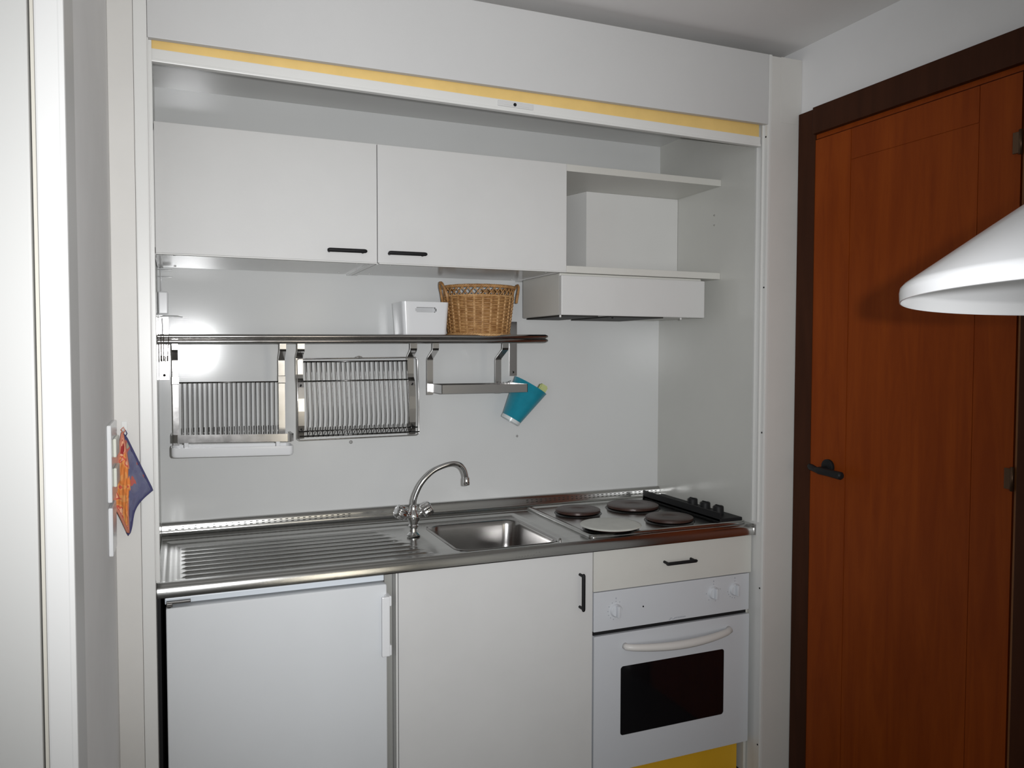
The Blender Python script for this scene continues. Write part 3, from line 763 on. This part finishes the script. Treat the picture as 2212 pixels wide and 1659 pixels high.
# ------------------------------------------------------------------ hob
t = thing('hob', 'four-plate steel electric hob set into the right end of the worktop', 'hob', (1.53, 0.28, 0.90))
def hobloops(spec):
    return [[(x, y, z) for x, y in rrect(1.226+o, 1.8255-o, 0.028+o, 0.532-o, 0.020, 8)] for o, z in spec]
bm = NB(); loft(bm, hobloops(((0.0, 0.9003), (0.001, 0.9065), (0.006, 0.9090), (0.012, 0.9085), (0.020, 0.9055), (0.026, 0.9050))), True, True)
obj('plate', bm, STEEL, t, smooth=True, angle=60)
burn = [(1.360, 0.372, 0.079), (1.587, 0.375, 0.094), (1.589, 0.141, 0.080), (1.344, 0.112, 0.086)]
BPROF = lambda r: [(0, 0.0135), (r*0.30, 0.0135), (r*0.32, 0.0145), (r*0.96, 0.0150), (r, 0.013), (r*1.0, 0.006), (r*0.96, 0.004)]
for (x, y, r) in burn:
    bm = NB(); lathe(bm, BPROF(r), (x, y, 0.9058), 56)
    pb = obj('burner', bm, IRON, t, 'dark brown cast iron hotplate', smooth=True, angle=50)
    bm = NB(); lathe(bm, [(r*1.07, 0.0), (r*1.06, 0.0015), (r*1.0, 0.002), (r*0.98, 0.0045), (r*0.96, 0.003)], (x, y, 0.9050), 56)
    obj('recess_shade_ring', bm, mat('ring_shade_metal', (0.10, 0.10, 0.10), 0.3, 1.0), pb, smooth=True)  # ring coloured dark to stand for the shade in the recess under the hotplate
bm = NB(); r = 0.099; lathe(bm, [(0, 0.0175), (r*0.9, 0.0175), (r*0.98, 0.0165), (r, 0.0140), (r*0.98, 0.0125), (r*0.955, 0.014), (r*0.95, 0.0155), (0, 0.0155)], (1.338, 0.102, 0.9058), 56)
prop(obj('burner_cover', bm, LIDM, smooth=True, angle=50), 'round pale enamel cover lying on the front left hotplate', 'hob cover')
bm = NB()
box(bm, 1.7270, 1.7330, 0.048, 0.5290, 0.9055, 0.9370, b=0.001)
box(bm, 1.7270, 1.8180, 0.045, 0.5290, 0.9052, 0.9180, b=0.003)
cs = obj('control_panel', bm, BLACK, t, 'raised black control panel')
for k, y in enumerate((0.265, 0.190, 0.115)):
    bm = NB(); lathe(bm, [(0, 0), (0.0185, 0), (0.0175, 0.026), (0.0155, 0.029), (0, 0.029)], (1.772, y, 0.918), 28)
    box(bm, 1.7695, 1.7745, y-0.0150, y+0.0150, 0.944, 0.9500, b=0.001)
    obj('knob', bm, BLACK, cs, smooth=True, angle=40)

# ------------------------------------------------------------------ base units
YO = 0.0155
# fridge
t = thing('fridge', 'small white undercounter fridge below the ribbed drainer', 'fridge', (0.29, 0.25, 0.0))
bm = NB(); box(bm, 0.022, 0.5705, 0.040, 0.56, 0.012, 0.8600, b=0.003)
box(bm, 0.028, 0.0595, 0.1, 0.15, 0.0, 0.02)
obj('body', bm, ENAMEL, t)
bm = NB(); box(bm, 0.0185, 0.5710, 0.006, 0.0398, 0.8475, 0.8628, b=0.002)
obj('top_trim', bm, mat('fridge_trim_plastic', (0.64, 0.69, 0.74), 0.35), t)
bm = NB(); box(bm, 0.0210, 0.5745, -0.0125, 0.036, 0.10, 0.8420, b=0.0045, seg=3)
fd = obj('door', bm, ENAMEL, t, smooth=True, angle=30)
bm = NB(); box(bm, 0.0235, 0.572, 0.030, 0.0395, 0.10, 0.8455); obj('door_seal', bm, GREY, t)
bm = NB(); box(bm, 0.5545, 0.5760, -0.0410, -0.0320, 0.6515, 0.8150, b=0.003); box(bm, 0.5665, 0.5820, -0.036, 0.004, 0.787, 0.8150, b=0.003); box(bm, 0.5665, 0.5820, -0.036, 0.004, 0.6515, 0.680, b=0.003)
obj('handle', bm, PLASTIC, fd, 'white plastic door handle')
bm = NB(); box(bm, 0.022, 0.078, -0.010, 0.0055, 0.8515, 0.8570, b=0.001); box(bm, 0.0225, 0.036, -0.011, 0.0, 0.8440, 0.8530, b=0.001); tube(bm, [(0.0285, -0.006, 0.842), (0.0285, -0.006, 0.856)], 0.004, 10)
obj('hinge', bm, mat('hinge_steel', (0.14, 0.135, 0.13), 0.4, 1.0), t)
# sink cabinet
t = thing('sink_cabinet', 'white base cabinet under the sink, between fridge and oven', 'cabinet', (0.92, 0.3, 0.0))
bm = NB(); box(bm, 0.6075, 0.6120, 0.0345, 0.55, 0.0, 0.863); box(bm, 1.2150, 1.2265, 0.0345, 0.55, 0.0, 0.863); box(bm, 0.6120, 1.2150, 0.0345, 0.55, 0.09, 0.106)
box(bm, 0.6120, 1.2150, 0.0345, 0.05, 0.0, 0.09)
obj('body', bm, WHITE, t)
obj('side_edge', B(0.6070, 0.6122, YO+0.001, 0.0343, 0.0, 0.863, b=0.0008), EDGE, t)
dr = obj('door', B(0.6142, 1.2268, YO, YO+0.018, 0.09, 0.8635, b=0.0012), WHITE2, t)
obj('handle', bow_handle((1.1820, YO+0.0005, 0.6960), (1.1820, YO+0.0005, 0.7960), 0, 0.0056, (0, -0.026, 0)), BLACK, dr, 'black bar handle', smooth=True, angle=50)
# grey filler board beside the fridge
prop(obj('filler_board', B(0.5835, 0.6065, 0.055, 0.55, 0.0, 0.863, b=0.001), GREY), 'grey board in the gap between fridge and sink cabinet', 'board')
prop(obj('gap_shade', B(0.0005, 0.0085, 0.0305, 0.55, 0.0, 0.862), BLACK), 'black sheet standing in for the shade in the narrow gap left of the fridge', 'board')  # black sheet paints the shade between alcove side and fridge
# oven housing with drawer
t = thing('oven_cabinet', 'white base cabinet with one drawer above the built-in oven', 'cabinet', (1.53, 0.3, 0.0))
bm = NB(); box(bm, 1.2280, 1.2310, 0.036, 0.55, 0.0, 0.863); box(bm, 1.8265, 1.8370, 0.036, 0.55, 0.0, 0.863); box(bm, 1.2310, 1.8265, 0.036, 0.55, 0.7335, 0.7370)
obj('body', bm, CREAM, t)
dw = obj('drawer', B(1.2300, 1.8330, YO, YO+0.018, 0.7350, 0.8635, b=0.0012), CREAM, t)
obj('handle', bow_handle((1.4865, YO+0.0005, 0.8045), (1.5880, YO+0.0005, 0.8045), 0, 0.0056, (0, -0.026, -0.001)), BLACK, dw, 'black bar handle', smooth=True, angle=50)
obj('plinth', B(1.2320, 1.8105, 0.0505, 0.066, 0.0, 0.151, b=0.001), YELLOW2, t, 'yellow plinth board')
# oven
t = thing('oven', 'white built-in oven with three knobs and a dark window', 'oven', (1.53, 0.25, 0.155))
bm = NB(); box(bm, 1.2340, 1.8235, 0.0345, 0.53, 0.160, 0.7315); obj('housing', bm, BLACK, t)
gm = mat('grey_print', (0.36, 0.38, 0.42), 0.5)
KN = ((1.3090, 0.6690, (90, 118, 62, 150, 180, 205, 228, 252)), (1.6790, 0.6820, (90, 180, 230, 285, 20)), (1.7650, 0.6835, (90, 190, 210, 230, 250, 270)))
bm = B(1.2310, 1.8250, YO-0.001, 0.034, 0.6090, 0.7325, b=0.002)
for (kx, kz, marks) in KN:
    for a in marks:
        ar = math.radians(a); rr = 0.0285
        px, pz = kx+rr*math.cos(ar), kz+rr*math.sin(ar)
        box(bm, px-0.0014, px+0.0014, YO-0.0016, YO-0.0009, pz-0.0014, pz+0.0014, mi=1)
    box(bm, kx-0.0015, kx+0.0015, YO-0.0016, YO-0.0009, kz+0.036, kz+0.041, mi=1)
cp = obj('control_panel', bm, [OVENW, gm], t)
obj('vent_gap', B(1.2325, 1.8170, YO+0.006, 0.034, 0.5968, 0.6088), BLACK, t)
for (kx, kz, marks) in KN:
    bm = NB(); c = (kx, YO-0.001, kz)
    lathe(bm, [(0, 0), (0.0205, 0), (0.0195, 0.006), (0.0175, 0.009), (0, 0.009)], c, 32, axisM((0, -1, 0)))
    box(bm, kx-0.0045, kx+0.0045, YO-0.024, YO-0.008, kz-0.018, kz+0.018, b=0.003)
    kn = obj('knob', bm, OVENW, cp, smooth=True, angle=40)
bm = NB(); lathe(bm, [(0, 0), (0.0028, 0), (0.0022, 0.0015), (0, 0.0018)], (1.4085, YO-0.001, 0.6695), 14, axisM((0, -1, 0))); obj('pilot_light', bm, BLACK, cp)
bm = NB()
def para(x0, x1, z0, z1, sh):
    vs = [bm.verts.new((x, y, z)) for (x, z) in ((x0, z0), (x1, z0), (x1+sh, z1), (x0+sh, z1)) for y in (YO-0.0016, YO-0.0008)]
    for q in ((0, 2, 4, 6), (1, 3, 5, 7), (0, 1, 3, 2), (2, 3, 5, 4), (4, 5, 7, 6), (6, 7, 1, 0)): bm.faces.new([vs[i] for i in q])
para(1.5050, 1.5110, 0.6135, 0.6155, 0.0015); para(1.5085, 1.5165, 0.6170, 0.6195, 0.0015); para(1.5180, 1.5265, 0.6140, 0.6160, 0.0015)
for k in range(7): para(1.5265+k*0.0063, 1.5305+k*0.0063, 0.6155, 0.6195, 0.0008)
obj('logo_print', bm, gm, cp)
# door with a rounded window opening
YD0 = YO-0.003; ZD0, ZD1 = 0.1565, 0.5955; X0, X1 = 1.2310, 1.8250
wx0, wx1, wz0, wz1 = 1.3265, 1.7235, 0.2670, 0.4885
rin = rrect(wx0, wx1, wz0, wz1, 0.010, 6); nn = len(rin)
bm = NB()
def outer_pt(p, off=0.0):
    cx_, cz_ = (X0+X1)/2, (ZD0+ZD1)/2
    return p
oo = rrect(X0, X1, ZD0, ZD1, 0.004, 6)
loft(bm, [[(x, YD0, z) for x, z in rin], [(x, YD0, z) for x, z in oo], [(x, YO+0.030, z) for x, z in oo], [(x, YO+0.030, z) for x, z in rin], [(x, YD0, z) for x, z in rin]], smooth=False)
bmesh.ops.remove_doubles(bm, verts=bm.verts, dist=1e-5)
od = obj('door', bm, OVENW, t)
bm = NB(); loft(bm, [[(x, YD0+0.0012, z) for x, z in rin], [(x, YD0+0.004, z) for x, z in rin]], True, True, smooth=False)
obj('window', bm, BLACKG, od, 'dark glass window')
bm = NB()
hp = []
for k in range(25):
    f = k/24; x = 1.342 + (1.737-1.342)*f; hp.append((x, YD0 - 0.010 - 0.026*math.sin(PI*f)**0.6, 0.5520 - 0.010*math.sin(PI*f)))
hp = [(1.340, YD0, 0.5535)] + hp + [(1.739, YD0, 0.5535)]
tube(bm, hp, [0.010]+[0.0105+0.003*math.sin(PI*k/24) for k in range(25)]+[0.010], 14)
obj('handle', bm, mat('warm_white_handle', (0.66, 0.64, 0.615), 0.4), od, 'curved cream handle', smooth=True)
# short dark strip on the floor right of plinth
prop(obj('dark_strip', B(1.8110, 1.8370, 0.058, 0.074, 0.0, 0.040, b=0.002), BLACK), 'short dark strip on the floor beside the yellow plinth', 'board')
# small marks on the back panel
for (x, z, w, lab) in ((0.5994, 1.1665, 0.006, 'small grey screw cap on the back panel below the plate drainer'), (1.2203, 1.1629, 0.0045, 'small grey screw cap on the back panel below the teal beaker')):
    bm = NB(); lathe(bm, [(0, 0), (w, 0), (w*0.7, 0.0015), (0, 0.002)], (x, YB-0.0002, z), 14, axisM((0, -1, 0)))
    prop(obj('screw_cap', bm, mat('grey_cap', (0.34, 0.34, 0.33), 0.5)), lab, 'screw cap', 'screw caps on the back panel')

# ------------------------------------------------------------------ switches and potholders at the left
def plate(name, lab, y0, y1, z0, z1, rock, cat):
    t = thing(name, lab, cat, (XL, (y0+y1)/2, z0))
    obj('plate', B(XL+0.0003, XL+0.0095, y0, y1, z0, z1, b=0.003), PLASTIC, t)
    for (a, b_, c_, d) in rock:
        bm = NB(); box(bm, XL+0.0095, XL+0.0165, a, b_, c_, d, b=0.003); obj('rocker', bm, mat('cream_switch', (0.70, 0.71, 0.62), 0.3), t)
plate('light_switch', 'white double light switch on the left wall, partly behind the potholders', -0.240, -0.075, 1.152, 1.318, [(-0.205, -0.11, 1.245, 1.286), (-0.205, -0.11, 1.180, 1.222)], 'switch')
plate('blank_wall_plate', 'narrow white wall plate on the left wall below the light switch', -0.235, -0.13, 1.035, 1.140, [], 'wall plate')
HK = Vector((-0.0625, YF-0.004, 1.300))
bm = NB(); box(bm, HK.x-0.006, HK.x+0.006, YF-0.003, YF-0.0003, HK.z-0.012, HK.z+0.010, b=0.001)
tube(bm, [(HK.x, YF-0.003, HK.z-0.008), (HK.x, YF-0.011, HK.z-0.014), (HK.x, YF-0.018, HK.z-0.011), (HK.x, YF-0.020, HK.z-0.002)], 0.0018, 8)
prop(obj('adhesive_hook', bm, TRANS, smooth=False), 'clear plastic hook holding the two potholders on the frame', 'hook')
def potholder(name, lab, top, ex, corners, m, mb, lean, wave):
    """quilted square hung by one corner. ex: horizontal direction of its face; corners (u, v) outline in metres"""
    ex = Vector(ex).normalized(); nrm = ex.cross(Vector((0, 0, 1))).normalized()
    t = thing(name, lab, 'potholder', top, 'potholders on the hook')
    A, Bc, Cc, D = [Vector((u, v)) for u, v in corners]
    N = 20; bmf = NB(); rows = {}
    def P(i, j, s):
        a, b_ = i/N, j/N
        q = A*(1-a)*(1-b_) + Bc*a*(1-b_) + Cc*a*b_ + D*(1-a)*b_
        if q.y < -0.132: q.x *= 1-0.5*math.sin(PI*min(1, (-q.y-0.132)/0.104))*(1 if q.x > 0 else 0.2)
        w = wave*math.sin(q.x*60+0.6)*(-q.y)*4 + lean*(-q.y)
        puff = 0.0035*(abs(math.sin(a*PI*4))*abs(math.sin(b_*PI*4)))**0.4 + 0.0018
        edge = min(a, 1-a, b_, 1-b_); puff *= min(1, edge*10+0.4)
        return Vector(top) + ex*q.x + Vector((0, 0, q.y)) + nrm*(w + s*puff)
    vs = {}
    for s in (1, -1):
        for i in range(N+1):
            for j in range(N+1): vs[(i, j, s)] = bmf.verts.new(P(i, j, s))
        for i in range(N):
            for j in range(N): bmf.faces.new((vs[(i, j, s)], vs[(i+1, j, s)], vs[(i+1, j+1, s)], vs[(i, j+1, s)])).smooth = True
    obj('cloth', bmf, m, t, smooth=True)
    bm = NB(); E = []
    for k in range(N): E.append(P(k, 0, 0))
    for k in range(N): E.append(P(N, k, 0))
    for k in range(N): E.append(P(N-k, N, 0))
    for k in range(N): E.append(P(0, N-k, 0))
    tube(bm, E, 0.0032, 6, closed=True)
    obj('binding', bm, mb, t, smooth=True)
    bm = NB(); tube(bm, [Vector(top)+Vector((0.001, 0, -0.002)), Vector(top)+Vector((-0.004, -0.002, 0.008)), Vector(top)+Vector((0.001, -0.003, 0.014)), Vector(top)+Vector((0.004, -0.001, 0.006)), Vector(top)+Vector((0.0, 0, -0.002))], 0.0013, 6)
    obj('loop', bm, mb, t, smooth=True)
potholder('potholder', 'blue quilted potholder hanging flat against the frame behind the orange one', (HK.x+0.002, YF-0.011, 1.276), (1, 0.0, 0),
          [(0, 0), (0.056, -0.132), (0.004, -0.234), (-0.03, -0.12)], PRINT2, BLUET, 0.02, 0.006)
potholder('potholder', 'orange and red printed potholder hanging folded in front of the blue one', (HK.x-0.002, YF-0.018, 1.284), (0.90, 0.42, 0),
          [(-0.002, 0), (0.014, -0.115), (0.004, -0.236), (-0.036, -0.165)], PRINT, mat('orange_binding', (0.55, 0.20, 0.13), 0.9, bump=0.3, bscale=150), 0.10, -0.02)

# ------------------------------------------------------------------ pendant lamp in the foreground
lc = Vector((0.9367, -1.6718, 1.5295)); nrm = Vector((0.0203, 0.0276, 1)).normalized(); M = nrm.to_track_quat('Z', 'Y').to_matrix().to_4x4()
t = thing('pendant_lamp', 'white conical metal pendant lampshade hanging in the foreground before the wooden door', 'lamp', lc)
R = 0.24
bm = NB(); lathe(bm, [(R-0.0012, 0.0), (R, 0.0004), (R+0.0004, 0.010), (R-0.0005, 0.0150), (R-0.004, 0.0190), (0.16, 0.017+0.7*0.08), (0.09, 0.017+0.7*0.15), (0.040, 0.155), (0.036, 0.165), (0.034, 0.165), (0.038, 0.152), (0.088, 0.119), (0.158, 0.0695), (R-0.0055, 0.0172), (R-0.0024, 0.0135), (R-0.0020, 0.002), (R-0.0012, 0.0)], lc, 128, M)
obj('lamp_shade', bm, LAMPW, t, smooth=True, angle=50)
bm = NB(); lathe(bm, [(0.036, 0.163), (0.034, 0.20), (0.024, 0.225), (0.006, 0.235), (0, 0.235)], lc, 32, M)
obj('lamp_socket', bm, LAMPW, t, smooth=True)
bm = NB(); lathe(bm, [(0.013, 0.150), (0.014, 0.125), (0.030, 0.095), (0.032, 0.080), (0.024, 0.058), (0, 0.048)], lc, 28, M)
obj('bulb', bm, BULB, t, smooth=True)
tp = lc + nrm*0.235
bm = NB(); tube(bm, [tp, Vector((tp.x+0.004, tp.y+0.005, 2.0)), Vector((tp.x+0.004, tp.y+0.006, ZC-0.001))], 0.0028, 8)
obj('cord', bm, PLASTIC, t, smooth=True)
